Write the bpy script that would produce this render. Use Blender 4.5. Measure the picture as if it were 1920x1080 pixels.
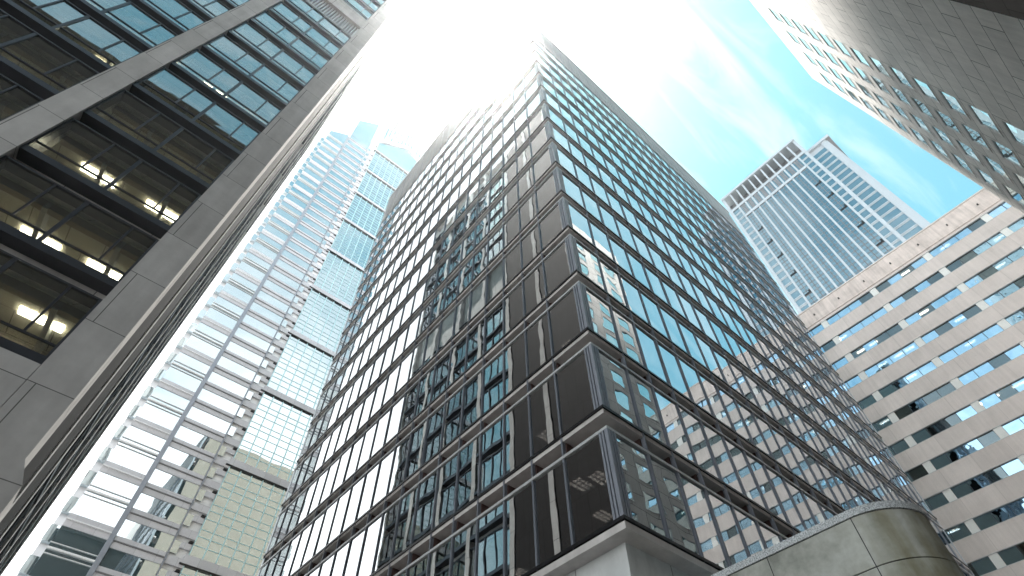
import bpy, math, random
from mathutils import Matrix, Vector
random.seed(7)
for o in list(bpy.data.objects): bpy.data.objects.remove(o)
SC = bpy.context.scene
COL = SC.collection
R = math.radians
# ------------------------------------------------------------------ camera
# world axes follow the street grid: X to the right-hand back, Y to the left-hand back
H0 = 1.6                                        # eye height; all facade levels below are given above the eye
def rotvec(w):
    v = Vector(w); return Matrix.Rotation(v.length, 3, v.normalized())
Rw = rotvec((0.6615, -0.0047, -0.004))
# the calibration gives a world -> camera rotation as an axis-angle vector
t = R(40.35)
E = Matrix(((math.cos(t), math.sin(t), 0), (-math.sin(t), math.cos(t), 0), (0, 0, 1)))
Rg = Rw @ E.transposed()
M3 = (Matrix(((1, 0, 0), (0, -1, 0), (0, 0, -1))) @ Rg).transposed()
cam = bpy.data.cameras.new('camera'); camo = bpy.data.objects.new('camera', cam); COL.objects.link(camo)
camo.matrix_world = Matrix.Translation((0, 0, H0)) @ M3.to_4x4()
cam.sensor_width = 36; cam.lens = 1057.228 / 1920 * 36
cam.shift_x = 11.80 / 1920; cam.shift_y = 55.95 / 1920
cam.clip_start = 0.1; cam.clip_end = 3000
SC.camera = camo
SC.render.resolution_x = 1920; SC.render.resolution_y = 1080
# ------------------------------------------------------------------ sun, sky, exposure
SUN = Vector((0.1139, 0.1831, 0.9765)).normalized()
sun = bpy.data.lights.new('sun', 'SUN'); sun.energy = 4.8; sun.angle = R(0.55); sun.color = (1.0, 0.955, 0.89)
suno = bpy.data.objects.new('sun', sun); COL.objects.link(suno)
suno.rotation_euler = SUN.to_track_quat('Z', 'Y').to_euler(); suno.location = (0, 0, 400)
W = bpy.data.worlds.new('World'); SC.world = W; W.use_nodes = True
nt = W.node_tree; N = nt.nodes; Lk = nt.links; N.clear()
def nd(tree, typ, **kw):
    n = tree.nodes.new(typ)
    for k, v in kw.items(): setattr(n, k, v)
    return n
def mth(tree, op, a, b=None, c=None, clamp=False):
    n = tree.nodes.new('ShaderNodeMath'); n.operation = op; n.use_clamp = clamp
    for i, v in enumerate((a, b, c)):
        if v is None: continue
        if isinstance(v, (int, float)): n.inputs[i].default_value = v
        else: tree.links.new(v, n.inputs[i])
    return n.outputs[0]
sky = nd(nt, 'ShaderNodeTexSky', sky_type='NISHITA', sun_disc=False, sun_elevation=math.asin(SUN.z),
         sun_rotation=math.atan2(SUN.x, SUN.y), air_density=1.0, dust_density=0.6, ozone_density=0.6)
hs = nd(nt, 'ShaderNodeMixRGB', blend_type='MULTIPLY'); hs.inputs[0].default_value = 1
hs.inputs[2].default_value = (0.82, 1.42, 1.05, 1)
Lk.new(sky.outputs[0], hs.inputs[1])
b1 = nd(nt, 'ShaderNodeBackground'); b1.inputs[1].default_value = 0.072; Lk.new(hs.outputs[0], b1.inputs[0])
tc = nd(nt, 'ShaderNodeTexCoord')
dt = nd(nt, 'ShaderNodeVectorMath', operation='DOT_PRODUCT'); Lk.new(tc.outputs['Generated'], dt.inputs[0]); dt.inputs[1].default_value = SUN
dw = nd(nt, 'ShaderNodeVectorMath', operation='DOT_PRODUCT'); Lk.new(tc.outputs['Generated'], dw.inputs[0])
dw.inputs[1].default_value = Vector((-0.35, 0.75, 0.56)).normalized()
n1 = nd(nt, 'ShaderNodeTexNoise'); n1.inputs['Scale'].default_value = 3.2; n1.inputs['Detail'].default_value = 9
n1.inputs['Roughness'].default_value = 0.55; n1.inputs['Distortion'].default_value = 0.5
mp = nd(nt, 'ShaderNodeMapping'); mp.inputs['Scale'].default_value = (1, 1.5, 1.4); mp.inputs['Rotation'].default_value = (0.3, 0.2, 0.9)
Lk.new(tc.outputs['Generated'], mp.inputs[0]); Lk.new(mp.outputs[0], n1.inputs['Vector'])
prox = mth(nt, 'MULTIPLY_ADD', dt.outputs['Value'], 22.0, -21.7)          # 1 near the sun, falling away
west = mth(nt, 'MULTIPLY_ADD', dw.outputs['Value'], 4.0, -2.55)
ds_ = nd(nt, 'ShaderNodeVectorMath', operation='DOT_PRODUCT'); Lk.new(tc.outputs['Generated'], ds_.inputs[0])
ds_.inputs[1].default_value = Vector((0.1, -0.9, 0.42)).normalized()
south = mth(nt, 'MULTIPLY_ADD', ds_.outputs['Value'], 8.0, -6.9)
dx_ = nd(nt, 'ShaderNodeVectorMath', operation='DOT_PRODUCT'); Lk.new(tc.outputs['Generated'], dx_.inputs[0])
dx_.inputs[1].default_value = Vector((-0.9, 0.02, 0.45)).normalized()
farw = mth(nt, 'MULTIPLY_ADD', dx_.outputs['Value'], 9.0, -8.3)
spz = nd(nt, 'ShaderNodeSeparateXYZ'); Lk.new(tc.outputs['Generated'], spz.inputs[0])
behind = mth(nt, 'MULTIPLY_ADD', mth(nt, 'ADD', mth(nt, 'ADD', spz.outputs[0], spz.outputs[1]), mth(nt, 'MULTIPLY', spz.outputs[2], 0.9)), -2.5, -0.3)
base = mth(nt, 'MAXIMUM', mth(nt, 'MAXIMUM', prox, west), mth(nt, 'MAXIMUM', mth(nt, 'MAXIMUM', south, farw), behind))
base = mth(nt, 'MAXIMUM', base, -0.55)
nz = mth(nt, 'MULTIPLY_ADD', n1.outputs['Fac'], 3.0, -1.32)
cm = mth(nt, 'MULTIPLY', mth(nt, 'ADD', base, nz), 0.95, clamp=True)
hz = mth(nt, 'POWER', mth(nt, 'MAXIMUM', dt.outputs['Value'], 0.0), 14)    # clouds are brighter round the sun
low = mth(nt, 'MULTIPLY', mth(nt, 'SUBTRACT', 0.85, spz.outputs[2], clamp=True), 1.0)
cb = mth(nt, 'ADD', mth(nt, 'MULTIPLY_ADD', hz, 0.4, 0.40), low)
n2 = nd(nt, 'ShaderNodeTexNoise'); n2.inputs['Scale'].default_value = 2.2; n2.inputs['Detail'].default_value = 8; n2.inputs['Roughness'].default_value = 0.6; n2.inputs['Distortion'].default_value = 1.2
mp2 = nd(nt, 'ShaderNodeMapping'); mp2.inputs['Scale'].default_value = (1.0, 5.5, 1.6); mp2.inputs['Rotation'].default_value = (0.1, 0.5, 0.6)
Lk.new(tc.outputs['Generated'], mp2.inputs[0]); Lk.new(mp2.outputs[0], n2.inputs['Vector'])
cirrus = mth(nt, 'MULTIPLY', mth(nt, 'MULTIPLY_ADD', n2.outputs['Fac'], 3.4, -1.45, clamp=True), 0.5)
cm = mth(nt, 'MAXIMUM', cm, cirrus)
b2 = nd(nt, 'ShaderNodeBackground'); b2.inputs[0].default_value = (0.97, 1.0, 1.0, 1); Lk.new(cb, b2.inputs[1])
mx = nd(nt, 'ShaderNodeMixShader'); Lk.new(cm, mx.inputs[0]); Lk.new(b1.outputs[0], mx.inputs[1]); Lk.new(b2.outputs[0], mx.inputs[2])
wo = nd(nt, 'ShaderNodeOutputWorld'); Lk.new(mx.outputs[0], wo.inputs[0])
SC.view_settings.view_transform = 'Standard'; SC.view_settings.look = 'None'
SC.view_settings.exposure = 1.72; SC.view_settings.gamma = 1
SC.view_settings.use_curve_mapping = False
SC.render.engine = 'CYCLES'
SC.cycles.max_bounces = 7; SC.cycles.transparent_max_bounces = 12; SC.cycles.volume_bounces = 0
SC.cycles.glossy_bounces = 5; SC.cycles.diffuse_bounces = 3; SC.cycles.caustics_reflective = False
SC.cycles.use_denoising = True; SC.cycles.sample_clamp_indirect = 6

# ------------------------------------------------------------------ materials
MATS = {}
def newmat(name):
    m = bpy.data.materials.new(name); m.use_nodes = True; m.node_tree.nodes.clear(); MATS[name] = m
    return m, m.node_tree
def stone(name, col, var=0.25, scale=0.6, joints=None, rough=0.85, streak=0.5, jdark=0.35, metal=0.0, bump=0.15, off=(0, 0), flat=False, mortar=None):
    """mottled stone, concrete or painted metal; joints=(width,height) of the panels"""
    m, T = newmat(name)
    g = nd(T, 'ShaderNodeNewGeometry'); sp = nd(T, 'ShaderNodeSeparateXYZ'); T.links.new(g.outputs['Position'], sp.inputs[0])
    u = mth(T, 'ADD', sp.outputs[0], sp.outputs[1])
    cb = nd(T, 'ShaderNodeCombineXYZ'); T.links.new(mth(T, 'ADD', u, off[0]), cb.inputs[0]); T.links.new(mth(T, 'ADD', sp.outputs[2], off[1]), cb.inputs[1])
    if flat: T.links.new(sp.outputs[0], cb.inputs[0]); T.links.new(sp.outputs[1], cb.inputs[1])
    a = nd(T, 'ShaderNodeTexNoise'); a.inputs['Scale'].default_value = scale; a.inputs['Detail'].default_value = 8; a.inputs['Roughness'].default_value = 0.65
    T.links.new(g.outputs['Position'], a.inputs['Vector'])
    ms = nd(T, 'ShaderNodeMapping'); ms.inputs['Scale'].default_value = (3.2, 3.2, 0.22); T.links.new(g.outputs['Position'], ms.inputs[0])
    s = nd(T, 'ShaderNodeTexNoise'); s.inputs['Scale'].default_value = 1.0; s.inputs['Detail'].default_value = 5; T.links.new(ms.outputs[0], s.inputs['Vector'])
    f = mth(T, 'MULTIPLY_ADD', mth(T, 'SUBTRACT', a.outputs['Fac'], 0.5), 2.6 * var, 1.0)
    f2 = mth(T, 'MULTIPLY_ADD', mth(T, 'SUBTRACT', s.outputs['Fac'], 0.5), 2.4 * var * streak, 0.0)
    f = mth(T, 'ADD', f, f2)
    if joints:
        br = nd(T, 'ShaderNodeTexBrick', offset=0.5, offset_frequency=2)
        br.inputs['Scale'].default_value = 1; br.inputs['Brick Width'].default_value = joints[0]; br.inputs['Row Height'].default_value = joints[1]
        br.inputs['Mortar Size'].default_value = 0.014 if joints[0] < 4 else 0.02; br.inputs['Mortar Smooth'].default_value = 0.1
        if mortar: br.inputs['Mortar Size'].default_value = mortar
        br.inputs['Color1'].default_value = (0.93, 0.93, 0.93, 1); br.inputs['Color2'].default_value = (1.07, 1.07, 1.07, 1)
        br.inputs['Mortar'].default_value = (jdark, jdark, jdark, 1)
        T.links.new(cb.outputs[0], br.inputs['Vector'])
        f = mth(T, 'MULTIPLY', f, br.outputs['Color'])
    mm = nd(T, 'ShaderNodeMixRGB', blend_type='MULTIPLY'); mm.inputs[0].default_value = 1; mm.inputs[1].default_value = (*col, 1)
    T.links.new(f, mm.inputs[2])
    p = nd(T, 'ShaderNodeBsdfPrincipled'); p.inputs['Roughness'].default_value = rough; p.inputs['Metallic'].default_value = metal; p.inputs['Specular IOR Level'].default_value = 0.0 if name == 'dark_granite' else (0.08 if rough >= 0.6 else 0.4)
    T.links.new(mm.outputs[0], p.inputs['Base Color'])
    if bump:
        bn = nd(T, 'ShaderNodeTexNoise'); bn.inputs['Scale'].default_value = 9; bn.inputs['Detail'].default_value = 6; T.links.new(g.outputs['Position'], bn.inputs['Vector'])
        bp = nd(T, 'ShaderNodeBump'); bp.inputs['Strength'].default_value = bump; bp.inputs['Distance'].default_value = 0.02
        T.links.new(bn.outputs['Fac'], bp.inputs['Height']); T.links.new(bp.outputs[0], p.inputs['Normal'])
    o = nd(T, 'ShaderNodeOutputMaterial'); T.links.new(p.outputs[0], o.inputs[0]); return m
def glass(name, f0=0.5, tint=(0.35, 0.4, 0.42), gl=(0.93, 0.97, 1.0), wave=0.012, wscale=0.35, opaque=None, rough=0.0):
    """coated window glass: mirror part by Fresnel, the rest see-through (or a dark body)"""
    m, T = newmat(name)
    g = nd(T, 'ShaderNodeNewGeometry')
    n = nd(T, 'ShaderNodeTexNoise'); n.inputs['Scale'].default_value = wscale; n.inputs['Detail'].default_value = 1.5; T.links.new(g.outputs['Position'], n.inputs['Vector'])
    bp = nd(T, 'ShaderNodeBump'); bp.inputs['Strength'].default_value = 1.0; bp.inputs['Distance'].default_value = wave * 3
    T.links.new(n.outputs['Fac'], bp.inputs['Height'])
    lw = nd(T, 'ShaderNodeLayerWeight'); lw.inputs['Blend'].default_value = 0.5
    fac = mth(T, 'MULTIPLY_ADD', mth(T, 'POWER', lw.outputs['Facing'], 4.0), 1 - f0, f0, clamp=True)
    gs = nd(T, 'ShaderNodeBsdfGlossy'); gs.inputs['Roughness'].default_value = rough; gs.inputs['Color'].default_value = (*gl, 1); T.links.new(bp.outputs[0], gs.inputs['Normal'])
    if opaque: b = nd(T, 'ShaderNodeBsdfDiffuse'); b.inputs[0].default_value = (*opaque, 1)
    else: b = nd(T, 'ShaderNodeBsdfTransparent'); b.inputs[0].default_value = (*tint, 1)
    mx = nd(T, 'ShaderNodeMixShader'); T.links.new(fac, mx.inputs[0]); T.links.new(b.outputs[0], mx.inputs[1]); T.links.new(gs.outputs[0], mx.inputs[2])
    o = nd(T, 'ShaderNodeOutputMaterial'); T.links.new(mx.outputs[0], o.inputs[0]); return m
def lamp_mat(name, col, s):
    m, T = newmat(name)
    e = nd(T, 'ShaderNodeEmission'); e.inputs[0].default_value = (*col, 1); e.inputs[1].default_value = s
    o = nd(T, 'ShaderNodeOutputMaterial'); T.links.new(e.outputs[0], o.inputs[0]); return m

m_conc = stone('weathered_concrete', (0.56, 0.55, 0.545), 0.26, 0.7, joints=(3.0, 2.57), rough=0.8, jdark=0.25, off=(0.4, 0.7))
m_conc_plain = stone('pale_concrete', (0.66, 0.63, 0.62), 0.28, 0.8)
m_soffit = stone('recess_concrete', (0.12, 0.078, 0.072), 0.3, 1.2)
m_dark = stone('dark_bronze_metal', (0.02, 0.02, 0.023), 0.2, 2, rough=0.35, metal=0.6, bump=0)
m_blue = stone('blue_grey_metal', (0.27, 0.29, 0.34), 0.15, 2, rough=0.4, metal=0.3, bump=0)
m_light = stone('light_metal', (0.55, 0.56, 0.57), 0.15, 2, rough=0.45, metal=0.3, bump=0)
m_frame = stone('slate_metal', (0.07, 0.075, 0.09), 0.15, 2, rough=0.4, metal=0.5, bump=0)
m_glA = glass('bronze_mirror_glass', 0.6, (0.26, 0.26, 0.27), wave=0.0015, wscale=0.6)
m_glL = glass('office_window_glass', 0.24, (0.7, 0.74, 0.70), wave=0.002, wscale=0.4)
m_glU = glass('square_window_glass', 0.6, gl=(0.85, 1, 1), opaque=(0.05, 0.09, 0.10), wave=0.003)
m_glR = glass('ribbon_window_glass', 0.6, (0.3, 0.33, 0.35), gl=(0.5, 0.78, 1), wave=0.006, wscale=0.7)
m_glT = glass('tower_window_glass', 0.42, gl=(0.62, 0.82, 0.92), opaque=(0.02, 0.04, 0.06), wave=0.02, wscale=0.2)
m_glG = glass('pale_curtain_glass', 0.62, gl=(0.88, 0.96, 1.0), opaque=(0.10, 0.16, 0.18), wave=0.015, wscale=0.15)
m_glC = glass('crown_glass', 0.35, gl=(0.7, 0.88, 0.95), opaque=(0.08, 0.19, 0.24), wave=0.004)
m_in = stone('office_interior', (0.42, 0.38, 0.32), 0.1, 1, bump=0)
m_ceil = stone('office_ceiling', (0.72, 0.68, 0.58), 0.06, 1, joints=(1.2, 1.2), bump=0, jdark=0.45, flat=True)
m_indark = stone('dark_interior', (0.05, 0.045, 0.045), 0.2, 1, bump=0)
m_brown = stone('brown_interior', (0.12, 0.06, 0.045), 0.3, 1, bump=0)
m_lampA = lamp_mat('louvred_lamp_glow', (1, 0.9, 0.72), 2.2)
m_lamp = lamp_mat('ceiling_lamp_glow', (1, 0.86, 0.66), 12)
m_trav = stone('pale_travertine', (0.78, 0.74, 0.71), 0.26, 0.35, joints=(3.7, 1.635), rough=0.8, streak=0.6, jdark=0.2, off=(0.2, 0.2), mortar=0.026)
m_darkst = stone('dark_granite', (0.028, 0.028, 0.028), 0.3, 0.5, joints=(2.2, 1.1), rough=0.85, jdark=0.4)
m_rib = stone('grey_pink_panel', (0.68, 0.62, 0.60), 0.14, 0.4, joints=(3.3, 40), rough=0.8, streak=0.9, jdark=0.7, off=(1.0, 0))
m_parapet = stone('stained_parapet', (0.68, 0.60, 0.57), 0.32, 0.5, rough=0.85, streak=0.9)
m_white = stone('white_panel', (0.80, 0.81, 0.80), 0.05, 1, rough=0.5, bump=0)
m_tmet = stone('silver_cladding', (0.42, 0.46, 0.50), 0.1, 0.2, rough=0.4, metal=0.4, bump=0)
m_tdk = stone('grey_louvre', (0.16, 0.16, 0.17), 0.2, 0.4, rough=0.7, bump=0)
m_gband = stone('pale_spandrel', (0.50, 0.50, 0.54), 0.1, 0.2, rough=0.35, joints=(2.1, 40), jdark=0.55, bump=0)
m_gwhite = stone('white_cladding', (0.72, 0.73, 0.76), 0.08, 0.3, rough=0.4, bump=0)
m_aqua = stone('aqua_metal', (0.45, 0.66, 0.70), 0.08, 0.3, rough=0.4, metal=0.3, bump=0)
m_asph = stone('asphalt', (0.05, 0.05, 0.052), 0.3, 1.5, rough=0.9, streak=0)
m_pave = stone('paving', (0.42, 0.41, 0.40), 0.2, 1, joints=(0.6, 0.6), rough=0.9, streak=0)
m_gran = None

# ------------------------------------------------------------------ mesh helpers
class MB:
    def __init__(s): s.v = []; s.f = []
    def box(s, x0, x1, y0, y1, z0, z1):
        if x0 > x1: x0, x1 = x1, x0
        if y0 > y1: y0, y1 = y1, y0
        i = len(s.v)
        s.v += [(x0, y0, z0), (x1, y0, z0), (x1, y1, z0), (x0, y1, z0), (x0, y0, z1), (x1, y0, z1), (x1, y1, z1), (x0, y1, z1)]
        s.f += [(i, i+3, i+2, i+1), (i+4, i+5, i+6, i+7), (i, i+1, i+5, i+4), (i+1, i+2, i+6, i+5), (i+2, i+3, i+7, i+6), (i+3, i, i+4, i+7)]
        return s
    def prism(s, pts, w0, w1, mapf):
        """closed outline pts (a,b) pushed from w0 to w1"""
        i = len(s.v); n = len(pts)
        s.v += [mapf(a, b, w0) for a, b in pts] + [mapf(a, b, w1) for a, b in pts]
        s.f += [tuple(i+k for k in range(n)), tuple(i+n+k for k in reversed(range(n)))]
        s.f += [(i+k, i+n+k, i+n+(k+1) % n, i+(k+1) % n) for k in range(n)]
        return s
    def bar(s, p, q, r):
        p = Vector(p); q = Vector(q); d = (q-p).normalized(); a = d.orthogonal().normalized()*r; b = d.cross(a)
        i = len(s.v)
        for c in (p, q):
            for e in (a, b, -a, -b): s.v.append(tuple(c+e))
        s.f += [(i, i+1, i+2, i+3), (i+7, i+6, i+5, i+4)] + [(i+k, i+4+k, i+4+(k+1) % 4, i+(k+1) % 4) for k in range(4)]
        return s
    def build(s, name, mat, parent=None, smooth=False):
        if not s.v: return None
        off = Vector(parent['_o']) if parent is not None and '_o' in parent else Vector((0, 0, 0))
        me = bpy.data.meshes.new(name)
        me.from_pydata([(x-off.x, y-off.y, z+H0-off.z) for x, y, z in s.v], [], s.f)
        me.materials.append(mat); me.update()
        import bmesh
        bm = bmesh.new(); bm.from_mesh(me); bmesh.ops.recalc_face_normals(bm, faces=bm.faces); bm.to_mesh(me); bm.free()
        if smooth:
            for p in me.polygons: p.use_smooth = True
        o = bpy.data.objects.new(name, me); COL.objects.link(o)
        if parent is not None: o.parent = parent; 
        if parent is not None: o['_o'] = parent['_o']
        return o
def thing(name, label, cat, loc, group=None):
    o = bpy.data.objects.new(name, None); COL.objects.link(o); o.location = loc
    o['label'] = label; o['category'] = cat; o['_o'] = tuple(float(c) for c in loc)
    if group: o['group'] = group
    return o
def box(name, mat, parent, *b): return MB().box(*b).build(name, mat, parent)
class Fac:
    """a facade plane. along: 'x' or 'y'; c: the plane; out: +1/-1 outward sign on the other axis"""
    def __init__(s, along, c, out): s.a = along; s.c = c; s.o = out
    def box(s, mb, u0, u1, d0, d1, z0, z1):
        a, b = s.c + s.o*d0, s.c + s.o*d1
        if s.a == 'x': mb.box(u0, u1, a, b, z0, z1)
        else: mb.box(a, b, u0, u1, z0, z1)
        return mb
    def pt(s, u, d, z):
        return (u, s.c+s.o*d, z) if s.a == 'x' else (s.c+s.o*d, u, z)
    def poly(s, mb, pts, d0, d1):
        return mb.prism(pts, d0, d1, lambda u, z, d: s.pt(u, d, z))
def many(parent, name, mat, items, limit=100, split=False):
    """items: list of (fac, [(u0,u1,d0,d1,z0,z1),...]). The `limit` that show largest are parts, the rest one stuff part"""
    def size(it):
        f, bs = it; u0, u1, d0, d1, z0, z1 = bs[0]
        p = Vector(f.pt((u0+u1)/2, 0, (z0+z1)/2)); d = p.length
        nrm = abs(f.c)/d
        return (u1-u0)*(z1-z0)*nrm/(d*d)
    if split: items = [(f, [b]) for f, bs in items for b in bs]
    items = sorted(items, key=size, reverse=True); out = []
    for f, bs in items[:limit]:
        mb = MB()
        for b in bs: f.box(mb, *b)
        out.append(mb.build(name, mat, parent))
    if len(items) > limit:
        mb = MB()
        for f, bs in items[limit:]:
            for b in bs: f.box(mb, *b)
        r = mb.build(name, mat, parent); r['kind'] = 'stuff'; out.append(r)
    return out

# ------------------------------------------------------------------ ground
def struct(name, mat, *b):
    o = MB().box(*b).build(name, mat); o['kind'] = 'structure'; return o
G0 = -H0
struct('ground', m_pave, -900, 900, -900, 900, G0-0.5, G0-0.15)
struct('road', m_asph, 0.4, 8.2, 0.5, 400, G0-0.15, G0-0.12)
struct('road', m_asph, -300, 400, -6.5, 4.2, G0-0.15, G0-0.116)
struct('pavement', m_pave, 8.2, 70, 4.2, 60, G0-0.15, G0)
struct('pavement', m_pave, -60, 0.4, 4.2, 60, G0-0.15, G0)
struct('pavement', m_pave, -60, 62, -40, -6.5, G0-0.15, G0)

# ------------------------------------------------------------------ glass office block on the corner
AX, AY, Z0, FH = 10.295, 7.586, 7.983, 3.7
XE, YE = AX+36.47, AY+28.2
A = thing('office_building', 'dark framed glass office block in the middle, its corner above a concrete base', 'building', (AX, AY, 0))
fR = Fac('x', AY, -1); fL = Fac('y', AX, -1)
uR = [AX+1.77+1.38*i for i in range(25)]; uL = [AY+1.78+1.39*i for i in range(19)]
panes = []
def tilt(): return 0
for f, us, u_s, u_e in ((fR, uR, AX, XE), (fL, uL, AY, YE)):
    edges = [u_s+0.27] + us + [u_e-0.3]
    for k in range(15):
        zb = Z0+FH*k
        for i in range(len(edges)-1):
            panes.append((f, zb, edges[i]+0.03, edges[i+1]-0.03))
def pane_mesh(mb, f, zb, u0, u1):
    # each pane sits a hair out of true, as real glazing does
    a, b, c = (random.uniform(-0.009, 0.009) for _ in range(3))
    z0, z1 = zb+0.02, zb+2.80
    q = [(u0, -0.02+a, z0), (u1, -0.02+b, z0), (u1, -0.02+c, z1), (u0, -0.02+a+c-b, z1)]
    i = len(mb.v); mb.v += [f.pt(u, d, z) for u, d, z in q] + [f.pt(u, d-0.02, z) for u, d, z in q]
    mb.f += [(i, i+1, i+2, i+3), (i+7, i+6, i+5, i+4)] + [(i+k, i+(k+1) % 4, i+4+(k+1) % 4, i+4+k) for k in range(4)]
def psize(p):
    f, zb, u0, u1 = p; v = Vector(f.pt((u0+u1)/2, 0, zb+1.4)); return (u1-u0)*abs(f.c)/v.length**3
panes.sort(key=psize, reverse=True)
for p in panes[:100]:
    mb = MB(); pane_mesh(mb, *p); mb.build('window_pane', m_glA, A)
mb = MB()
for p in panes[100:]: pane_mesh(mb, *p)
mb.build('window_pane', m_glA, A)['kind'] = 'stuff'
ztop = Z0+FH*14+2.8
for f, us, u_s, u_e in ((fR, uR, AX, XE), (fL, uL, AY, YE)):
    for j, u in enumerate(us):
        mb = MB()
        f.box(mb, u-0.032, u-0.012, -0.1, 0.034, Z0-0.1, 69.7)
        f.box(mb, u+0.012, u+0.032, -0.1, 0.034, Z0-0.1, 69.7)
        f.box(mb, u-0.012, u+0.012, -0.1, 0.02, Z0-0.1, 69.7)
        mb.build('mullion', m_blue, A)
    for k in range(15):
        zb = Z0+FH*k
        mb = MB(); f.box(mb, u_s-0.055 if f is fR else u_s+0.12, u_e, -0.12, 0.055, zb-0.10, zb); mb.build('sill', m_dark, A)
        mb = MB(); f.box(mb, u_s-0.04 if f is fR else u_s+0.35, u_e-0.02, -0.35, 0.04, zb+2.80, zb+2.90); mb.build('head_trim', m_light, A)
        mb = MB(); f.box(mb, u_s+(0.58 if f is fR else 0.63), u_e-0.3, -0.63, -0.58, zb+2.90, zb+3.44)
        for u in us: f.box(mb, u-0.06, u+0.06, -0.575, -0.12, zb+2.905, zb+3.44)
        mb.build('spandrel', m_soffit, A)
        mb = MB(); f.box(mb, u_s if f is fR else u_s+0.62, u_e-0.02, -0.62, 0.0, zb+3.44, zb+3.6); mb.build('slab_edge', m_conc_plain, A)
    # louvred plant floor below the roof
    z = ztop+0.8
    mb = MB(); f.box(mb, u_s+(0.5 if f is fR else 0.7), u_e-0.3, -0.7, -0.5, ztop+0.1, 69.6); mb.build('plant_wall', m_soffit, A)
    mb = MB()
    while z < 69.2:
        f.box(mb, u_s-0.02 if f is fR else u_s+0.3, u_e-0.1, -0.3, 0.02, z, z+0.3); z += 0.62
    mb.build('louvre', m_light, A)
    mb = MB(); f.box(mb, u_s-0.1 if f is fR else u_s+0.9, u_e, -0.9, 0.10, 69.3, 69.9); mb.build('roof_edge', m_light, A)
    mb = MB(); f.box(mb, u_e-0.3, u_e+0.02, -0.3, 0.0, Z0, 69.3); mb.build('end_post', m_tmet, A)
for k in range(15):
    zb = Z0+FH*k
    mb = MB()
    for a in (0.0, 0.11, 0.22):
        fR.box(mb, AX+a+0.005, AX+a+0.075, -0.1, 0.05 if a else 0.05, zb+0.003, zb+2.797)
        if a: fL.box(mb, AY+a+0.005, AY+a+0.075, -0.1, 0.05, zb+0.003, zb+2.797)
    mb.box(AX-0.05, AX+0.004, AY-0.05, AY+0.075, zb+0.003, zb+2.797)
    mb.box(AX+0.01, AX+0.27, AY+0.01, AY+0.27, zb+0.003, zb+2.797)
    mb.build('corner_post', m_blue, A)
    mb = MB(); mb.box(AX+0.66, XE-0.4, AY+0.66, YE-0.4, zb+2.86, zb+3.58)
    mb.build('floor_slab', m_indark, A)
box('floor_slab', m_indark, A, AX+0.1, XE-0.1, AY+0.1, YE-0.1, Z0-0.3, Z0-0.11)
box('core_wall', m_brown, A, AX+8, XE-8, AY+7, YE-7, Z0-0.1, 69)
box('end_wall', m_in, A, AX+1, XE-0.35, YE-0.5, YE-0.35, Z0-0.1, 69.2)
box('end_wall', m_in, A, XE-0.5, XE-0.35, AY+1, YE-0.6, Z0-0.1, 69.2)
box('roof', m_conc_plain, A, AX+0.95, XE-0.95, AY+0.95, YE-0.95, 69.0, 69.5)
# interior columns and lamps seen through the lower glass
for k in range(6):
    zb = Z0+FH*k
    for j in range(5): box('column', m_light, A, AX+1.6, AX+2.0, AY+3.6+5.5*j, AY+4.0+5.5*j, zb-0.1, zb+2.85)
    rng = random.Random(k*3+1)
    for _ in range(7):
        if rng.random() < 0.5: cx, cy = AX+rng.uniform(1.6, 3.5), AY+rng.uniform(1, 16)
        else: cx, cy = AX+rng.uniform(1.0, 9), AY+rng.uniform(1.5, 3)
        mb = MB()
        for a in range(4):
            for b in range(3): mb.box(cx+a*0.17, cx+a*0.17+0.09, cy+b*0.17, cy+b*0.17+0.09, zb+2.82, zb+2.855)
        mb.build('ceiling_light', m_lampA, A)
m_curt = stone('office_curtain', (0.16, 0.15, 0.15), 0.5, 0.3, bump=0, streak=3.0)
rng = random.Random(21)
for k in range(8):
    zb = Z0+FH*k
    for f, us in ((fR, uR), (fL, uL)):
        for i in range(1, 15):
            if rng.random() < 0.16:
                mb = MB(); f.box(mb, us[i-1]+0.1, us[i]-0.1, -0.4, -0.36, zb+(0.03 if rng.random() < 0.5 else 1.3), zb+2.78); mb.build('blind', m_curt if rng.random() < 0.7 else m_gband, A)
# concrete base with its cornice
mb = MB(); mb.box(AX-0.03, XE, AY-0.03, YE, 7.64, 7.84); mb.build('cornice', m_conc_plain, A)
box('base_joint', m_dark, A, AX+0.06, XE-0.06, AY+0.06, YE-0.06, 7.84, 7.88)
m_base = stone('base_wall_slabs', (0.66, 0.69, 0.70), 0.3, 0.8, joints=(1.9, 9), rough=0.75, jdark=0.3, off=(0.4, 1.0))
box('base_wall', m_base, A, AX+0.43, XE-0.4, AY+0.43, YE-0.4, G0, 7.64)

# ------------------------------------------------------------------ concrete office block at left
LY, LX, LF = 15.683, -1.66, 43.9
L = thing('office_building', 'grey concrete office block with bold piers and dark window boxes, filling the left edge', 'building', (LX, LY, 0))
PITCH, ZW, HW = 3.63, 11.44, 2.62
LTOP = 86
fA = Fac('x', LY, -1); fB = Fac('y', LX, +1)
piersA = [(-20.6, -19.7), (-14.6, -13.7), (-8.66, -7.75), (-2.79, LX)]
for a, b in piersA:
    mb = MB(); fA.box(mb, a, b, -1.2, 0, G0 if b != LX else 8.6, LTOP); mb.build('pier', m_conc, L)
mb = MB(); mb.prism([(-2.79, 8.6), (LX, 8.6), (LX+0.3, 8.0), (LX+0.42, G0), (-2.79, G0)], 0, 1.2, lambda u, z, w: (u, LY+w, z)); mb.build('pier_foot', m_conc, L)
levels = [ZW+PITCH*k for k in range(11)] + [57.9+PITCH*k for k in range(7)]
def ceiling(k, zt, x0, x1, y0, y1, par):
    box('ceiling', m_ceil, par, x0, x1, y0, y1, zt+0.06, zt+0.2)
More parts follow.
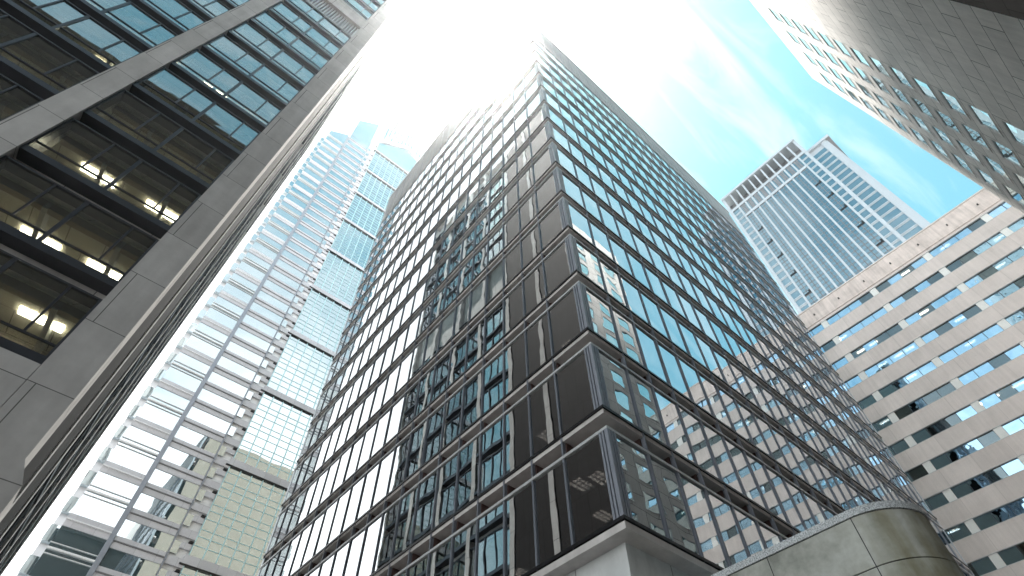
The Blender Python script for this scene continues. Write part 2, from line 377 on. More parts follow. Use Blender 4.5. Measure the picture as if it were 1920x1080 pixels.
def window_box(f, u0, u1, zb, parent, subs):
    """a projecting window: metal box, bars, panes"""
    mb = MB(); d1 = -0.10; dz = -0.62
    f.box(mb, u0, u1, dz, d1+0.02, zb-0.30, zb)                      # thick sill box, its dark underside seen from the street
    f.box(mb, u0, u1, dz, d1+0.0, zb+HW, zb+HW+0.07)
    f.box(mb, u0, u0+0.07, dz, d1, zb, zb+HW); f.box(mb, u1-0.07, u1, dz, d1, zb, zb+HW)
    w = mb.build('window', m_frame, parent)
    W_ = u1-u0; um = u0+W_*0.515; bars = [(um, 0.06)]
    bars += [(u0+W_*0.31, 0.03), (u0+W_*0.82, 0.03)]
    mb = MB()
    for u, r in bars: f.box(mb, u-r, u+r, d1-0.10, d1-0.015, zb+(0 if r > 0.04 else 0.5), zb+HW)
    f.box(mb, u0+0.07, u1-0.07, d1-0.095, d1-0.02, zb+0.47, zb+0.52)
    f.box(mb, u0+0.07, u1-0.07, d1-0.09, d1-0.01, zb+0.003, zb+0.05)
    mb.build('glazing_bar', m_frame, w)
    cuts = [u0+0.07, um, u1-0.07]
    for a, b in zip(cuts, cuts[1:]):
        i = MB(); e = [random.uniform(-0.006, 0.006) for _ in range(2)]
        q = [(a, zb+0.02, e[0]), (b, zb+0.02, e[1]), (b, zb+HW, e[0]), (a, zb+HW, e[1])]
        i.v = [f.pt(u, d1-0.06+e_, z) for u, z, e_ in q] + [f.pt(u, d1-0.075+e_, z) for u, z, e_ in q]
        i.f = [(0, 1, 2, 3), (7, 6, 5, 4)] + [(k, (k+1) % 4, 4+(k+1) % 4, 4+k) for k in range(4)]
        i.build('pane', m_glL, w)
    return w
baysA = [(-19.68, -14.62), (-13.68, -8.68), (-7.73, -2.81)]
for k, zb in enumerate(levels):
    for bi, (a, b) in enumerate(baysA): window_box(fA, a, b, zb, L, 1)
def wallrun(f, u0, u1, d0, name='spandrel'):
    prev = G0
    for zb in levels:
        mb = MB(); lo = prev; hi = zb-0.30 
        f.box(mb, u0, u1, d0-0.25, d0, lo, hi); mb.build(name, m_conc if lo > 0 else m_conc, L); prev = zb+HW+0.07
    mb = MB(); f.box(mb, u0, u1, d0-0.25, d0, prev, LTOP-0.3); mb.build(name, m_conc, L)
# lowest wall is flush with the piers, upper spandrels sit back
for a, b in baysA:
    mb = MB(); fA.box(mb, a+0.0, b-0.0, -0.9, -0.02, G0, ZW-0.31); mb.build('lower_wall', m_conc, L)
prev = ZW+HW+0.07
for zb in levels[1:]:
    for a, b in baysA:
        if zb == levels[11]:
            mb = MB(); fA.box(mb, a, b, -0.9, -0.6, prev, prev+0.35); fA.box(mb, a, b, -0.9, -0.12, prev+0.35, prev+0.5); mb.build('ledge', m_light, L)
            mb = MB(); n = 22
            for q in range(n):
                u = a+(b-a)*(q+0.5)/n; fA.box(mb, u-0.055, u+0.055, -0.9, -0.35, prev+0.5, 54.5)
            mb.build('louvre', m_light, L)
            mb = MB(); fA.box(mb, a, b, -1.3, -1.0, prev+0.5, 54.5); mb.build('louvre_backing', m_tdk, L)
            mb = MB(); fA.box(mb, a, b, -1.3, -0.1, 54.5, 57.2); mb.build('spandrel', m_conc, L)
            mb = MB(); fA.box(mb, a, b, -0.9, -0.05, 57.2, 57.35); mb.build('ledge', m_light, L)
            mb = MB(); fA.box(mb, a, b, -0.9, -0.6, 57.35, zb-0.30); mb.build('spandrel', m_conc, L)
        else:
            mb = MB(); fA.box(mb, a, b, -0.9, -0.6, prev, zb-0.30); mb.build('spandrel', m_conc, L)
    prev = zb+HW+0.07
for a, b in baysA: 
    mb = MB(); fA.box(mb, a, b, -0.9, -0.3, prev, LTOP); mb.build('spandrel', m_conc, L)
# side face down the street
piersB = [(LY+1.201+ (LF-LY-1.2)*i/6 - (0.25 if i else 0), LY+1.2+(LF-LY-1.2)*i/6+(0.25 if i < 6 else 0)) for i in range(7)]
for a, b in piersB:
    mb = MB(); fB.box(mb, a, b, -0.8, -0.06, G0, LTOP-0.05); mb.build('pier', m_conc, L)
sw = []; sbar = []
for i in range(6):
    u0, u1 = piersB[i][1]+0.003, piersB[i+1][0]-0.003
    for k, zb in enumerate(levels):
        if i >= 2:
            sw.append((fB, [(u0, u1, -0.2, -0.18, zb, zb+HW)]))
            m_ = (u0+u1)/2
            sbar.append((fB, [(u0, u1, -0.62, -0.07, zb-0.3, zb), (m_-0.05, m_+0.05, -0.25, -0.10, zb, zb+HW), (u0+0.9, u0+0.95, -0.25, -0.12, zb, zb+HW), (u1-1.0, u1-0.95, -0.25, -0.12, zb, zb+HW), (u0, u1, -0.62, -0.1, zb+HW, zb+HW+0.07)]))
many(L, 'window_pane', m_glL, sw, 60); many(L, 'window_frame', m_frame, sbar, 60)
m_clad = stone('dark_ribbed_cladding', (0.028, 0.026, 0.027), 0.3, 0.6, rough=0.75, joints=(0.9, 3.6), jdark=0.4, bump=0)
for i in range(2):
    mb = MB(); fB.box(mb, piersB[i][1]+0.002, piersB[i+1][0]-0.002, -0.5, -0.12, G0, LTOP-0.3); mb.build('dark_cladding', m_clad, L)
mb = MB(); prev = G0
for zb in levels: fB.box(mb, LY+1.0, LF, -0.9, -0.55, prev, zb-0.31); prev = zb+HW+0.08
fB.box(mb, LY+1.0, LF, -0.9, -0.55, prev, LTOP-0.1); mb.build('side_wall', m_conc, L)
# offices behind the glass
for k, zb in enumerate(levels):
    zt = zb+HW
    box('ceiling', m_ceil, L, -21, LX-0.95, LY+0.95, LF-0.5, zt+0.1, zt+0.5)
    rng = random.Random(k+11)
    if k < 9:
        for (a, b) in baysA[1:]:
            for q in range(2):
                if rng.random() < 0.8:
                    u = a+0.7+q*2.3+rng.uniform(0, 0.4); y = LY+1.5+rng.uniform(0, 1.6)
                    mb = MB()
                    for s in range(5):
                        mb.box(u+s*0.26, u+s*0.26+0.23, y, y+0.16, zt+0.05, zt+0.095); mb.box(u+s*0.26, u+s*0.26+0.23, y+0.2, y+0.36, zt+0.05, zt+0.095)
                    mb.build('ceiling_light', m_lamp, L)
            for q in (1.5, 3.9): mb = MB(); mb.box(a+q, a+q+0.16, LY+1.0, LY+7.5, zt-0.30, zt+0.09); mb.build('ceiling_beam', m_light, L)
            mb = MB(); mb.box(a, b, LY+1.0, LY+1.25, zt-0.25, zt+0.09); mb.build('blind_box', m_in, L)
            mb = MB(); mb.box(a, b, LY+3.6, LY+4.3, zt-0.12, zt+0.09); mb.build('bulkhead', m_in, L)
        box('office_floor', m_in, L, -21, LX-1, LY+0.95, LF-0.6, zb-0.3, zb-0.1)
box('core_wall', m_in, L, -20.5, LX-6, LY+8, LF-1, G0, LTOP-0.4)
box('rear_wall', m_conc, L, -21, LX-0.85, LF-0.3, LF-0.05, G0, LTOP-0.2)
box('rear_wall', m_conc, L, -21.3, -21.0, LY+0.1, LF-0.05, G0, LTOP-0.2)
box('roof', m_conc_plain, L, -21.3, LX-0.1, LY+1.21, LF, LTOP-0.04, LTOP+0.4)

# ------------------------------------------------------------------ added tower, unseen behind the glass block, shaped to shade the pale stone block
K = thing('office_tower', 'plain tower added out of sight behind the glass block to cast a shadow', 'tower', (66.8, 42, 0))
mk_ = lambda a_, b_, w: (a_, w, b_)
MB().prism([(54.0, G0), (79.6, G0), (79.6, 341.4), (65.3, 337.3), (57.8, 333.6), (54.0, 331.6)], 42, 62, mk_).build('body', m_tmet, K)
for k in range(50): MB().box(53.8, 79.8, 41.8, 62.2, 8+4.2*k, 10.2+4.2*k).build('window_band', m_glT, K)

# ------------------------------------------------------------------ pale stone block with small square windows
UY, UX0, UX1, UT = -10.99, 12.0, 46.4, 81.0
U = thing('office_building', 'pale stone block with four columns of small square windows, leaning in at upper right', 'building', (UX1, UY, 0))
fU = Fac('x', UY, +1)
cols = [31.35, 35.05, 38.75, 42.45]; rows = [74.3-3.27*i for i in range(22)]
WW, WH = 2.15, 2.1
wl = []
# wall cut into strips round the openings
mb = MB()
xs = [UX0] + [v for c in cols for v in (c, c+WW)] + [UX1]
for i in range(0, len(xs), 2): fU.box(mb, xs[i], xs[i+1], -0.6, 0, G0, UT)
for c in cols:
    prev = G0
    for zt in reversed(rows): fU.box(mb, c, c+WW, -0.6, 0, prev, zt-WH); prev = zt
    fU.box(mb, c, c+WW, -0.6, 0, prev, UT)
mb.build('wall', m_trav, U)
order = sorted([(c, z) for c in cols for z in rows], key=lambda p: math.hypot(p[0], p[1], 11))
for n, (c, z) in enumerate(order[:88]):
    mb = MB()
    for b in ((c, c+0.07, z-WH, z), (c+WW-0.07, c+WW, z-WH, z), (c+0.07, c+WW-0.07, z-WH, z-WH+0.07), (c+0.07, c+WW-0.07, z-0.07, z)):
        fU.box(mb, b[0]+0.002, b[1]-0.002, -0.10, -0.02, b[2]+0.002, b[3]-0.002)
    w = mb.build('window', m_light, U)
    e = random.uniform(-0.012, 0.012)
    mb = MB(); p = [(c+0.07, z-WH+0.07, 0), (c+WW-0.07, z-WH+0.07, e), (c+WW-0.07, z-0.07, 0), (c+0.07, z-0.07, -e)]
    mb.v = [fU.pt(u, -0.06+d, q) for u, q, d in p]+[fU.pt(u, -0.08+d, q) for u, q, d in p]
    mb.f = [(0, 1, 2, 3), (7, 6, 5, 4)] + [(k, (k+1) % 4, 4+(k+1) % 4, 4+k) for k in range(4)]
    mb.build('pane', m_glU, w)
    mb = MB(); fU.box(mb, c-0.1, c+WW+0.1, 0.003, 0.035, z-WH-0.08, z-WH-0.01); mb.build('sill', m_trav, w)
box('wall', m_trav, U, UX1-0.6, UX1-0.003, -45, UY-0.601, G0, UT-0.01)
box('wall', m_trav, U, UX0+0.003, UX0+0.6, -45, UY-0.601, G0, UT-0.01)
box('core', m_indark, U, UX0+0.7, UX1-0.7, -44, UY-1.2, G0, UT-1)
box('roof', m_trav, U, UX0+0.61, UX1-0.61, -45, UY-0.605, UT-0.9, UT-0.3)

# ------------------------------------------------------------------ dark stone block beside it
D = thing('office_building', 'dark granite block edge showing in the top right corner', 'building', (14.9, -8.0, 0))
fD = Fac('x', -8.0, +1)
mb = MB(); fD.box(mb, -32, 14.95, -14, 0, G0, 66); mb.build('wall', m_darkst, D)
db = []
for k in range(16):
    for j in range(10): db.append((fD, [(-30+4.4*j, -27.2+4.4*j, 0.002, 0.03, 4+3.8*k, 6.2+3.8*k)]))

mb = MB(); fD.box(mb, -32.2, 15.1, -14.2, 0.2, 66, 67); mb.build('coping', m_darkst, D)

# ------------------------------------------------------------------ grey ribbon window block at right
s = 1.14
RX = 60*s
Rb = thing('office_building', 'low grey block with long ribbon windows and white panels between them, at right', 'building', (RX, 0, 0))
fRb = Fac('y', RX, -1)
RY0, RY1 = -46*s, 36*s
mb = MB(); fRb.box(mb, RY0, RY1, -1.0, 0.10, 56.75*s, 59.4*s); mb.build('parapet', m_parapet, Rb)
box('coping', m_rib, Rb, RX-0.18, RX+1.2, RY0-0.1, RY1+0.1, 59.4*s, 59.6*s)
for j in range(22):
    y = RY0+3+j*3.9; mb = MB(); fRb.box(mb, y, y+0.16, 0.102, 0.25, 57.9*s, 58.1*s); mb.build('drain_outlet', m_dark, Rb)
rw = []; rp = []; rfr = []
P = 6.55*s
for k in range(19):
    zt = (56.4-3.147*k)*s; zl = zt-1.28*s
    mb = MB(); fRb.box(mb, RY0, RY1, -0.6, 0, zt-3.147*s, zl); mb.build('spandrel', m_rib, Rb)
    if k == 0: mb = MB(); fRb.box(mb, RY0, RY1, -0.6, 0.0, zt, 56.75*s); mb.build('spandrel', m_rib, Rb)
    mb = MB(); fRb.box(mb, RY0, RY1, -0.22, 0.02, zl-0.001, zl+0.05); fRb.box(mb, RY0, RY1, -0.22, 0.01, zt-0.06, zt+0.001)
    mb.build('ribbon_frame', m_light, Rb)
    y = 8.03*s+4*P
    while y > RY0:
        if y-0.72*s > RY0 and y < RY1: rp.append((fRb, [(y-0.72*s, y, -0.22, -0.06, zl+0.05, zt-0.06)]))
        for q in range(4):
            a = y-0.72*s-(q+1)*1.457*s; b = a+1.457*s
            if a > RY0+0.2 and b < RY1: rw.append((fRb, [(a+0.03, b-0.03, -0.2, -0.18, zl+0.06, zt-0.07)])); rfr.append((fRb, [(a-0.03, a+0.03, -0.24, -0.12, zl+0.05, zt-0.06)]))
        y -= P
rr_ = random.Random(5); m_blind = stone('drawn_blind', (0.62, 0.60, 0.56), 0.05, 1, bump=0); m_glRd = glass('clear_ribbon_glass', 0.16, (0.3, 0.32, 0.33), gl=(0.7, 0.9, 1), wave=0.004)
pick = [rr_.random() for _ in rw]
many(Rb, 'window', m_glR, [x for x, q in zip(rw, pick) if q < 0.72], 60)
many(Rb, 'window', m_glRd, [x for x, q in zip(rw, pick) if q >= 0.72], 40)
many(Rb, 'blind', m_blind, [(f, [(b[0][0], b[0][1], -0.3, -0.26, b[0][4]+(0.55 if q > 0.93 else 0), b[0][5])]) for (f, b), q in zip(rw, pick) if q > 0.87 or q < 0.05], 40)
many(Rb, 'white_panel', m_white, rp, 80)
many(Rb, 'mullion', m_frame, rfr, 90)
mb = MB()
for k in range(19):
    zt = (56.4-3.147*k)*s; mb = MB(); mb.box(RX+0.7, RX+12, RY0+0.2, RY1-0.2, zt+0.05, zt+0.35); mb.build('floor_slab', m_in, Rb)
    rng = random.Random(k+70)
    for _ in range(5):
        y = rng.uniform(-12, 18)*s; mb = MB(); mb.box(RX+0.9, RX+1.2, y, y+1.1, zt-0.03, zt+0.045); mb.build('ceiling_light', m_lamp, Rb)
box('core_wall', m_brown, Rb, RX+4.5, RX+12, RY0+0.3, RY1-0.3, G0, 58*s)
box('end_wall', m_rib, Rb, RX+0.01, RX+12, RY0-0.02, RY0+0.18, G0, 59.4*s)
box('end_wall', m_rib, Rb, RX+0.01, RX+12, RY1-0.18, RY1+0.02, G0, 59.4*s)
box('roof', m_conc_plain, Rb, RX+1.0, RX+12, RY0, RY1, 58.8*s, 59.1*s)

# ------------------------------------------------------------------ silver tower behind it
s = 1.18; TX = 100*s
T = thing('office_tower', 'silver glass tower with vertical ribs and a finned flat crown, behind the ribbon window block', 'tower', (TX, 0, 0))
fT = Fac('y', TX, -1)
ty0, ty1, tz = -8.75*s, 15.95*s, 156.0*s
bays = [ty1-0.85*s] + [v*s for v in (13.0, 10.83, 8.75, 6.6, 4.65, 2.5, 0.4, -1.75, -3.95, -6.2)] + [ty0+0.6*s]
box('body', m_tmet, T, TX+0.3, TX+40, ty0+0.3, ty1-0.3, G0, tz-9*s)
mb = MB(); fT.box(mb, ty0, ty1, -8, 0.5, 155.1*s, tz); mb.build('roof_edge', m_tmet, T)
for i, u in enumerate(bays):
    w = 0.8*s if i in (0,) else (0.6*s if i == len(bays)-1 else 0.33*s)
    if i == 0: a, b = ty1-0.85*s, ty1
    elif i == len(bays)-1: a, b = ty0, ty0+0.75*s
    else: a, b = u-0.22*s, u+0.22*s
    wide = i in (0, 2, 9, len(bays)-1) or True
    mb = MB(); fT.box(mb, a, b, -1.0, 0.12 if i in (0, 1, 9, 10, 11) else 0.08, 0, 155.1*s); mb.build('rib', m_tmet, T)
mb = MB(); fT.box(mb, ty0+0.5, ty1-0.5, -6, -4, 146*s, 155.0*s); mb.build('crown_recess', m_tdk, T)
mb = MB(); fT.box(mb, ty0+0.5, ty1-0.5, -1.2, 0.14, 147.2*s, 148.3*s); mb.build('crown_beam', m_tmet, T)
mb = MB(); fT.box(mb, bays[1], bays[-2], -1.2, 0.16, 141.3*s, 142.3*s); mb.build('crown_beam', m_tmet, T)
tw = []; tb = []; tcr = []
fh = 2.74*s
for bi in range(11):
    b, a = bays[bi]-0.22*s*(bi > 0), bays[bi+1]+(0.22*s if bi < 10 else 0.15*s)
    outer = bi in (0, 10)
    for k in range(52):
        z = 149*s-2.0-fh*(k+1) if outer else 141.2*s-fh*(k+1)
        if z < 40: break
        if outer:
            tw.append((fT, [(a, b, -0.22, -0.16, z+fh*0.28, z+fh)])); tb.append((fT, [(a, b, -0.2, -0.08, z, z+fh*0.12), (a, b, -0.2, -0.08, z+fh*0.17, z+fh*0.28)]))
        else:
            tw.append((fT, [(a, b, -0.22, -0.16, z+0.08, z+fh)])); m_ = (a+b)/2
            tb.append((fT, [(a, b, -0.2, -0.12, z, z+0.22), (a, b, -0.2, -0.12, z+fh*0.5, z+fh*0.5+0.15)]))
            tcr.append((fT, [(m_-0.1, m_+0.1, -0.2, -0.12, z+0.14, z+fh)]))
    if not outer:
        tw.append((fT, [(a, b, -0.22, -0.16, 142.4*s, 147*s)]))
        for q in (0.33, 0.66): u = a+(b-a)*q; tcr.append((fT, [(u-0.25, u+0.25, -0.3, -0.02, 142.3*s, 147.2*s)]))
many(T, 'window', m_glT, tw, 100); many(T, 'spandrel', m_tmet, [x for x in tb if x[1][0][3] == -0.08], 60, True); many(T, 'transom', m_tdk, [x for x in tb if x[1][0][3] != -0.08], 60, True); many(T, 'mullion', m_tdk, tcr, 60)
mb = MB()
for k, i in ((0, 1), (5, 1), (10, 1), (16, 1), (22, 1), (28, 1)):
    for bi in (1, 9):
        b, a = bays[bi]-0.22*s, bays[bi+1]+0.22*s; z = (132.5-6.7*(k/5))*s
        mb = MB(); fT.box(mb, a+0.1, b-0.1, -0.15, -0.05, z, z+0.5*s); fT.box(mb, a+0.1, a+0.5*s, -0.15, -0.05, z+0.5*s, z+1.1*s)
        mb.build('vent', m_dark, T)
# set back wing on its right
wy0 = -14.2*s*1.04; wx = TX+4.7
fT2 = Fac('y', wx, -1); wt = 146.6*s*1.04
box('wing_body', m_tmet, T, wx+0.3, wx+34, wy0+0.6, ty0+0.2, G0, wt-1)
mb = MB(); fT2.box(mb, wy0-0.6, ty0, -3, 0.5, wt-1.2, wt); mb.build('roof_edge', m_tmet, T)
mb = MB(); fT2.box(mb, wy0+0.9, wy0+2.6, -1, 0.1, 0, wt-1.2); mb.build('rib', m_tmet, T)
mb = MB(); mb.prism([(wx-0.3, wt-1.2), (wx+34, wt-1.2), (wx+34, wt-18)], wy0-0.5, wy0+0.8, lambda a, b, w: (a, w, b)); mb.build('crown_fin', m_tdk, T)
w2 = []; b2_ = []
for k in range(52):
    z = wt-4-fh*(k+1)
    if z < 40: break
    w2.append((fT2, [(wy0+2.6, ty0, -0.22, -0.16, z+fh*0.28, z+fh)])); b2_.append((fT2, [(wy0+2.6, ty0, -0.2, -0.08, z, z+fh*0.12), (wy0+2.6, ty0, -0.2, -0.08, z+fh*0.17, z+fh*0.28)]))
many(T, 'wing_window', m_glT, w2, 60); many(T, 'wing_spandrel', m_tmet, b2_, 90, True)

# ------------------------------------------------------------------ pale glass tower at left back
s = 0.66; GY = 100*s
G = thing('office_tower', 'tall pale blue glass tower with stepped slanting roof, left of the middle block', 'tower', (10*s, GY, 0))
fG = Fac('x', GY, -1)
def gp_(pts): return [(a*s, b*s) for a, b in pts]
zb0 = G0/s
mb = MB(); fG.poly(mb, gp_([(-1.2, zb0), (5.4, zb0), (5.4, 221.8), (-1.2, 215.2)]), -25, -0.5); mb.build('left_wing', m_gwhite, G)
mb = MB(); fG.poly(mb, gp_([(5.4, zb0), (14.2, zb0), (14.2, 250.3), (5.4, 240.3)]), -24, -0.5); mb.build('middle_wing', m_gwhite, G)
mb = MB(); fG.poly(mb, gp_([(14.2, zb0), (40, zb0), (40, 258), (37.2, 261.2), (29.7, 265), (17, 252.6), (14.2, 251)]), -30, -0.5); mb.build('main_body', m_gwhite, G)
fl = 4.888; j0 = 106.5
def gbox(mb, u0, u1, d0, d1, z0, z1): fG.box(mb, u0*s, u1*s, d0, d1, z0*s, z1*s)
gw = []; gb = []; gr = []
z = j0-fl*18
while z+fl < 236:
    i = round((z-j0)/fl)
    # left wing: heavy bands every second floor, thin rails between
    if z+fl < 216:
        if i % 2 == 0:
            gb.append((fG, [(-1.2*s, 5.2*s, -0.5, -0.22, (z-0.2)*s, (z+0.85)*s), (-1.2*s, 5.2*s, -0.5, -0.22, (z+0.98)*s, (z+1.9)*s)]))
            gr.append((fG, [(-1.3*s, 5.2*s, -0.22, -0.05, (z+0.82)*s, (z+1.0)*s)]))
            gw.append((fG, [(-1.2*s, 5.2*s, -0.4, -0.3, (z+1.9)*s, (z+fl+0.1)*s)]))
        else:
            gw.append((fG, [(-1.2*s, 5.2*s, -0.4, -0.3, (z+0.1)*s, (z+fl-0.2)*s)]))
            gr.append((fG, [(-1.3*s, 5.2*s, -0.3, -0.18, (z+0.35)*s, (z+0.45)*s), (-1.3*s, 5.2*s, -0.3, -0.1, (z+1.05)*s, (z+1.35)*s), (-1.3*s, 5.2*s, -0.3, -0.18, (z+2.0)*s, (z+2.1)*s)]))

    # middle wing
    if z < 222:
        gb.append((fG, [(6.0*s, 13.8*s, -0.5, -0.22, (z-1.1)*s, (z-0.08)*s), (6.0*s, 13.8*s, -0.5, -0.22, (z+0.12)*s, (z+0.9)*s)]))
        gr.append((fG, [(5.9*s, 14*s, -0.3, -0.12, (z-0.1)*s, (z+0.1)*s)]))
        gw.append((fG, [(6.0*s, 13.8*s, -0.4, -0.3, (z+0.9)*s, (z+fl-1.1)*s)]))
        # narrow bay with white and blue squares
        gw.append((fG, [(14.1*s, 15.2*s, -0.45, -0.3, (z+1.2)*s, (z+3.3)*s)]))
        gb.append((fG, [(15.2*s, 16.9*s, -0.45, -0.2, (z+2.3)*s, (z+3.3)*s), (14.1*s, 17*s, -0.45, -0.2, (z-0.7)*s, (z+0.7)*s)]))
    # right face of glass
    if z < 220:
        gw.append((fG, [(17*s, 37*s, -0.4, -0.3, z*s, (z+fl)*s)]))
        gr.append((fG, [(17*s, 37*s, -0.32, -0.25, (z+q)*s, (z+q+0.1)*s) for q in (0.1, 1.1, 2.9)][0:3] and [(17*s, 37*s, -0.32, -0.25, (z+0.1)*s, (z+0.22)*s), (17*s, 37*s, -0.32, -0.25, (z+1.4)*s, (z+1.5)*s), (17*s, 37*s, -0.32, -0.25, (z+3.4)*s, (z+3.5)*s)]))
    z += fl
many(G, 'window', m_glG, gw, 100); many(G, 'spandrel', m_gband, gb, 100, True)
many(G, 'rail', m_tdk, [g for g in gr if g[1][0][0] > 5*s and g[1][0][1] < 15*s], 60, True)
many(G, 'rail', m_gwhite, [g for g in gr if g[1][0][0] < 5*s], 60, True)
many(G, 'transom', m_aqua, [g for g in gr if g[1][0][0] > 15*s], 60, True)
many(G, 'mullion', m_aqua, [(fG, [((17+2.25*i)*s, (17.18+2.25*i)*s, -0.32, -0.2, 0, 224*s)]) for i in range(10)], 20)
for i in range(-5, 7):
    zz = j0+19.55*i
    mb = MB(); gbox(mb, 16.2, 37.2, -0.3, -0.05, zz-0.25, zz); mb.build('expansion_joint', m_dark, G)
    mb = MB(); gbox(mb, 16.6, 37.2, -0.3, -0.18, zz+0.02, zz+1.6); mb.build('band', m_gband, G)
z = j0-fl*18
while z < 226: mb = MB(); gbox(mb, 16.2, 16.9, -0.4, -0.05, z+3.4, z+3.75); mb.build('vent', m_dark, G); z += fl
mb = MB(); gbox(mb, 5.2, 5.95, -1.0, -0.1, 0, 219); mb.build('groove', m_blue, G)
mb = MB(); gbox(mb, 13.85, 14.05, -1.0, -0.1, 0, 228); mb.build('groove', m_blue, G)
z = 36
while z < 210: mb = MB(); gbox(mb, -2.5, -1.25, -2.2, -1.6, z, z+2.6); mb.build('side_bay', m_glG, G); z += fl
mb = MB(); fG.poly(mb, gp_([(-2.4, zb0), (-1.2, zb0), (-1.2, 213), (-2.4, 212)]), -20, -2.3); mb.build('side_wall', m_gwhite, G)
# glazed tops
mb = MB(); fG.poly(mb, gp_([(-1.1, 209.5), (5.2, 209.5), (5.2, 221), (-1.1, 214.6)]), -0.4, -0.25); mb.build('top_glazing', m_glG, G)
mb = MB(); fG.poly(mb, gp_([(6.0, 222.5), (13.8, 222.5), (13.8, 249), (6.0, 239.6)]), -0.4, -0.25); mb.build('top_glazing', m_glG, G)
mb = MB(); fG.poly(mb, gp_([(17.0, 224), (37, 224), (37, 239.5), (35.4, 241), (29.7, 246), (17, 233)]), -0.4, -0.28); mb.build('top_glazing', m_glG, G)
mb = MB(); fG.poly(mb, gp_([(17.2, 236), (29.7, 248.2), (37.2, 242), (37.2, 259), (29.7, 263), (17.2, 251)]), -0.45, -0.3); mb.build('crown_glazing', m_glC, G)
for i in range(14):
    mb = MB(); u = 17.2+1.55*i; zt = 251+(u-17)*0.98 if u < 29.7 else 263.4-(u-29.7)*0.5; zl = 234.5+(u-17)*1.0 if u < 29.7 else 247.4-(u-29.7)*0.9
    fG.poly(mb, gp_([(u, zl), (u+0.5, zl+0.4), (u+0.5, zt+0.3), (u, zt)]), -0.3, -0.1)
    mb.build('crown_fin', m_gwhite, G)
mb = MB(); fG.poly(mb, gp_([(16.9, 233.6), (29.7, 246.2), (37.3, 240.2), (37.3, 241.6), (29.7, 248), (16.9, 236)]), -0.3, 0.1); mb.build('crown_band', m_gwhite, G)
# lattice mast standing on its roof
Mst = thing('antenna_mast', 'small lattice mast standing on the slanting roof of the pale glass tower', 'antenna', (22.0*s, GY+3, 259*s+H0))
mb = MB(); n = 9
cx, cy = 22.0*s, GY+3
for k in range(n):
    z0, z1 = (258+3.2*k)*s, (258+3.2*(k+1))*s; r0 = (1.15-0.11*k)*s; r1 = (1.15-0.11*(k+1))*s
    P0 = [(cx+r0*a, cy+r0*b, z0) for a, b in ((1, 1), (1, -1), (-1, -1), (-1, 1))]; P1 = [(cx+r1*a, cy+r1*b, z1) for a, b in ((1, 1), (1, -1), (-1, -1), (-1, 1))]
    for i in range(4):
        mb.bar(P0[i], P1[i], 0.22); mb.bar(P0[i], P1[(i+1) % 4], 0.17); mb.bar(P0[i], P0[(i+1) % 4], 0.17)
mb.build('lattice', m_frame, Mst)
mb = MB()
for k in range(5): zz = (258.5+2.6*k)*s; mb = MB(); mb.box(cx-1.9*s, cx+1.9*s, cy-0.15, cy+0.15, zz, zz+0.3); mb.build('crossarm', m_frame, Mst)
box('tip', m_blue, Mst, cx-0.2, cx+0.2, cy-0.2, cy+0.2, 286*s, 290*s)

# ------------------------------------------------------------------ rounded concrete wall in the foreground
c = 12.5; zt = 0.5555*c; zc = 0.5425*c
WL = thing('curved_wall', 'moss stained concrete wall with a rounded nose and speckled granite cap, at the foot of the glass block', 'wall', (c, 3.4, 0))
yc, r = 0.277*c, 0.088*c
def outline(rr, x_off=0):
    pts = [(c-x_off, AY+0.36)]
    pts += [(c+r-rr*math.cos(a), yc-rr*math.sin(a)) for a in [math.pi*i/28 for i in range(29)]]
    pts += [(c+2*r+x_off, AY+0.36)]
    return pts
m_moss, T_ = newmat('mossy_concrete')
g = nd(T_, 'ShaderNodeNewGeometry')
a = nd(T_, 'ShaderNodeTexNoise'); a.inputs['Scale'].default_value = 1.1; a.inputs['Detail'].default_value = 9; a.inputs['Roughness'].default_value = 0.6; T_.links.new(g.outputs['Position'], a.inputs['Vector'])
ms = nd(T_, 'ShaderNodeMapping'); ms.inputs['Scale'].default_value = (2.0, 2.0, 0.25); T_.links.new(g.outputs['Position'], ms.inputs[0])
b = nd(T_, 'ShaderNodeTexNoise'); b.inputs['Scale'].default_value = 1.0; b.inputs['Detail'].default_value = 7; T_.links.new(ms.outputs[0], b.inputs['Vector'])
cr = nd(T_, 'ShaderNodeValToRGB'); T_.links.new(a.outputs['Fac'], cr.inputs[0])
cr.color_ramp.elements[0].position = 0.34; cr.color_ramp.elements[0].color = (0.30, 0.31, 0.28, 1)
cr.color_ramp.elements[1].position = 0.68; cr.color_ramp.elements[1].color = (0.72, 0.74, 0.71, 1)
e = cr.color_ramp.elements.new(0.5); e.color = (0.50, 0.51, 0.47, 1)
sx = nd(T_, 'ShaderNodeSeparateXYZ'); T_.links.new(g.outputs['Position'], sx.inputs[0])
ny = mth(T_, 'MULTIPLY_ADD', sx.outputs[1], -0.8, 3.1, clamp=True)          # moss grows on the damp nose of the wall
mk = mth(T_, 'MULTIPLY', mth(T_, 'MULTIPLY_ADD', b.outputs['Fac'], 3.0, -1.15, clamp=True), ny)
mxr = nd(T_, 'ShaderNodeMixRGB'); T_.links.new(mk, mxr.inputs[0]); T_.links.new(cr.outputs[0], mxr.inputs[1]); mxr.inputs[2].default_value = (0.23, 0.205, 0.10, 1)
p = nd(T_, 'ShaderNodeBsdfPrincipled'); p.inputs['Roughness'].default_value = 0.95; p.inputs['Specular IOR Level'].default_value = 0.08; T_.links.new(mxr.outputs[0], p.inputs['Base Color'])
bp = nd(T_, 'ShaderNodeBump'); bp.inputs['Strength'].default_value = 0.3; bp.inputs['Distance'].default_value = 0.02; T_.links.new(a.outputs['Fac'], bp.inputs['Height']); T_.links.new(bp.outputs[0], p.inputs['Normal'])
o = nd(T_, 'ShaderNodeOutputMaterial'); T_.links.new(p.outputs[0], o.inputs[0])
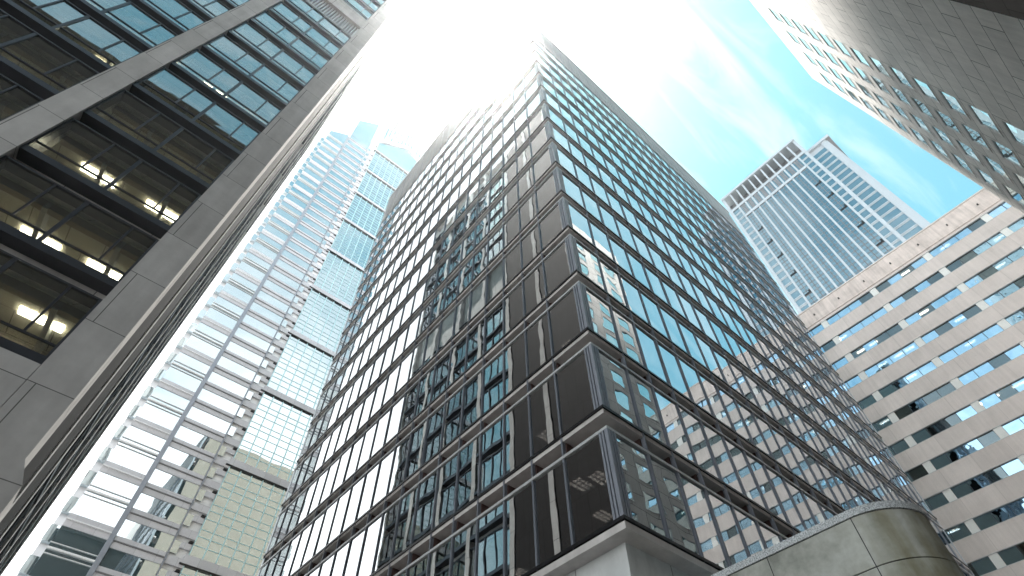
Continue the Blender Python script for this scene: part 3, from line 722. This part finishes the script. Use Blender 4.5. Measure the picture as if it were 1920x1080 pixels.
m_gran, T_ = newmat('speckled_granite')
g = nd(T_, 'ShaderNodeNewGeometry')
a = nd(T_, 'ShaderNodeTexNoise'); a.inputs['Scale'].default_value = 38; a.inputs['Detail'].default_value = 3; T_.links.new(g.outputs['Position'], a.inputs['Vector'])
cr = nd(T_, 'ShaderNodeValToRGB'); T_.links.new(a.outputs['Fac'], cr.inputs[0])
cr.color_ramp.elements[0].position = 0.4; cr.color_ramp.elements[0].color = (0.3, 0.33, 0.35, 1)
cr.color_ramp.elements[1].position = 0.55; cr.color_ramp.elements[1].color = (0.72, 0.75, 0.77, 1)
p = nd(T_, 'ShaderNodeBsdfPrincipled'); p.inputs['Roughness'].default_value = 0.6; T_.links.new(cr.outputs[0], p.inputs['Base Color'])
o = nd(T_, 'ShaderNodeOutputMaterial'); T_.links.new(p.outputs[0], o.inputs[0])
lv = lambda a_, b_, w: (a_, b_, w)
zj = 0.4567*c
for nm, mt, rr, xo, z0, z1 in (('cap', m_gran, r+0.03, 0.03, zc, zt), ('wall_panel', m_moss, r, 0, zj+0.012, zc-0.02), ('wall_panel', m_moss, r, 0, zj-1.7, zj-0.012), ('wall_panel', m_moss, r, 0, G0, zj-1.724)):
    MB().prism(outline(rr, xo), z0, z1, lv).build(nm, mt, WL)
MB().prism(outline(r-0.03, -0.03), G0, zt-0.01, lv).build('joint_core', m_dark, WL)
mb = MB()
for y in (yc-0.05, yc+2.0): mb.box(c-0.004, c+0.01, y, y+0.018, G0, zc)
mb.build('vertical_joint', m_dark, WL)

# ------------------------------------------------------------------ hazy air
hz_ = MB().box(-160, 300, -160, 200, G0-1.5, 262).build('haze', None) if False else None
hm = bpy.data.materials.new('haze'); hm.use_nodes = True; HT = hm.node_tree; HT.nodes.clear()
pv = nd(HT, 'ShaderNodeVolumePrincipled'); pv.inputs['Color'].default_value = (0.96, 0.98, 1, 1); pv.inputs['Density'].default_value = 0.00024; pv.inputs['Anisotropy'].default_value = 0.94
ho = nd(HT, 'ShaderNodeOutputMaterial'); HT.links.new(pv.outputs[0], ho.inputs['Volume'])
hb = MB().box(-950, 950, -950, 950, G0-1.6, 345).build('haze', hm); hb['kind'] = 'stuff'
for o in bpy.data.objects:
    if '_o' in o: del o['_o']
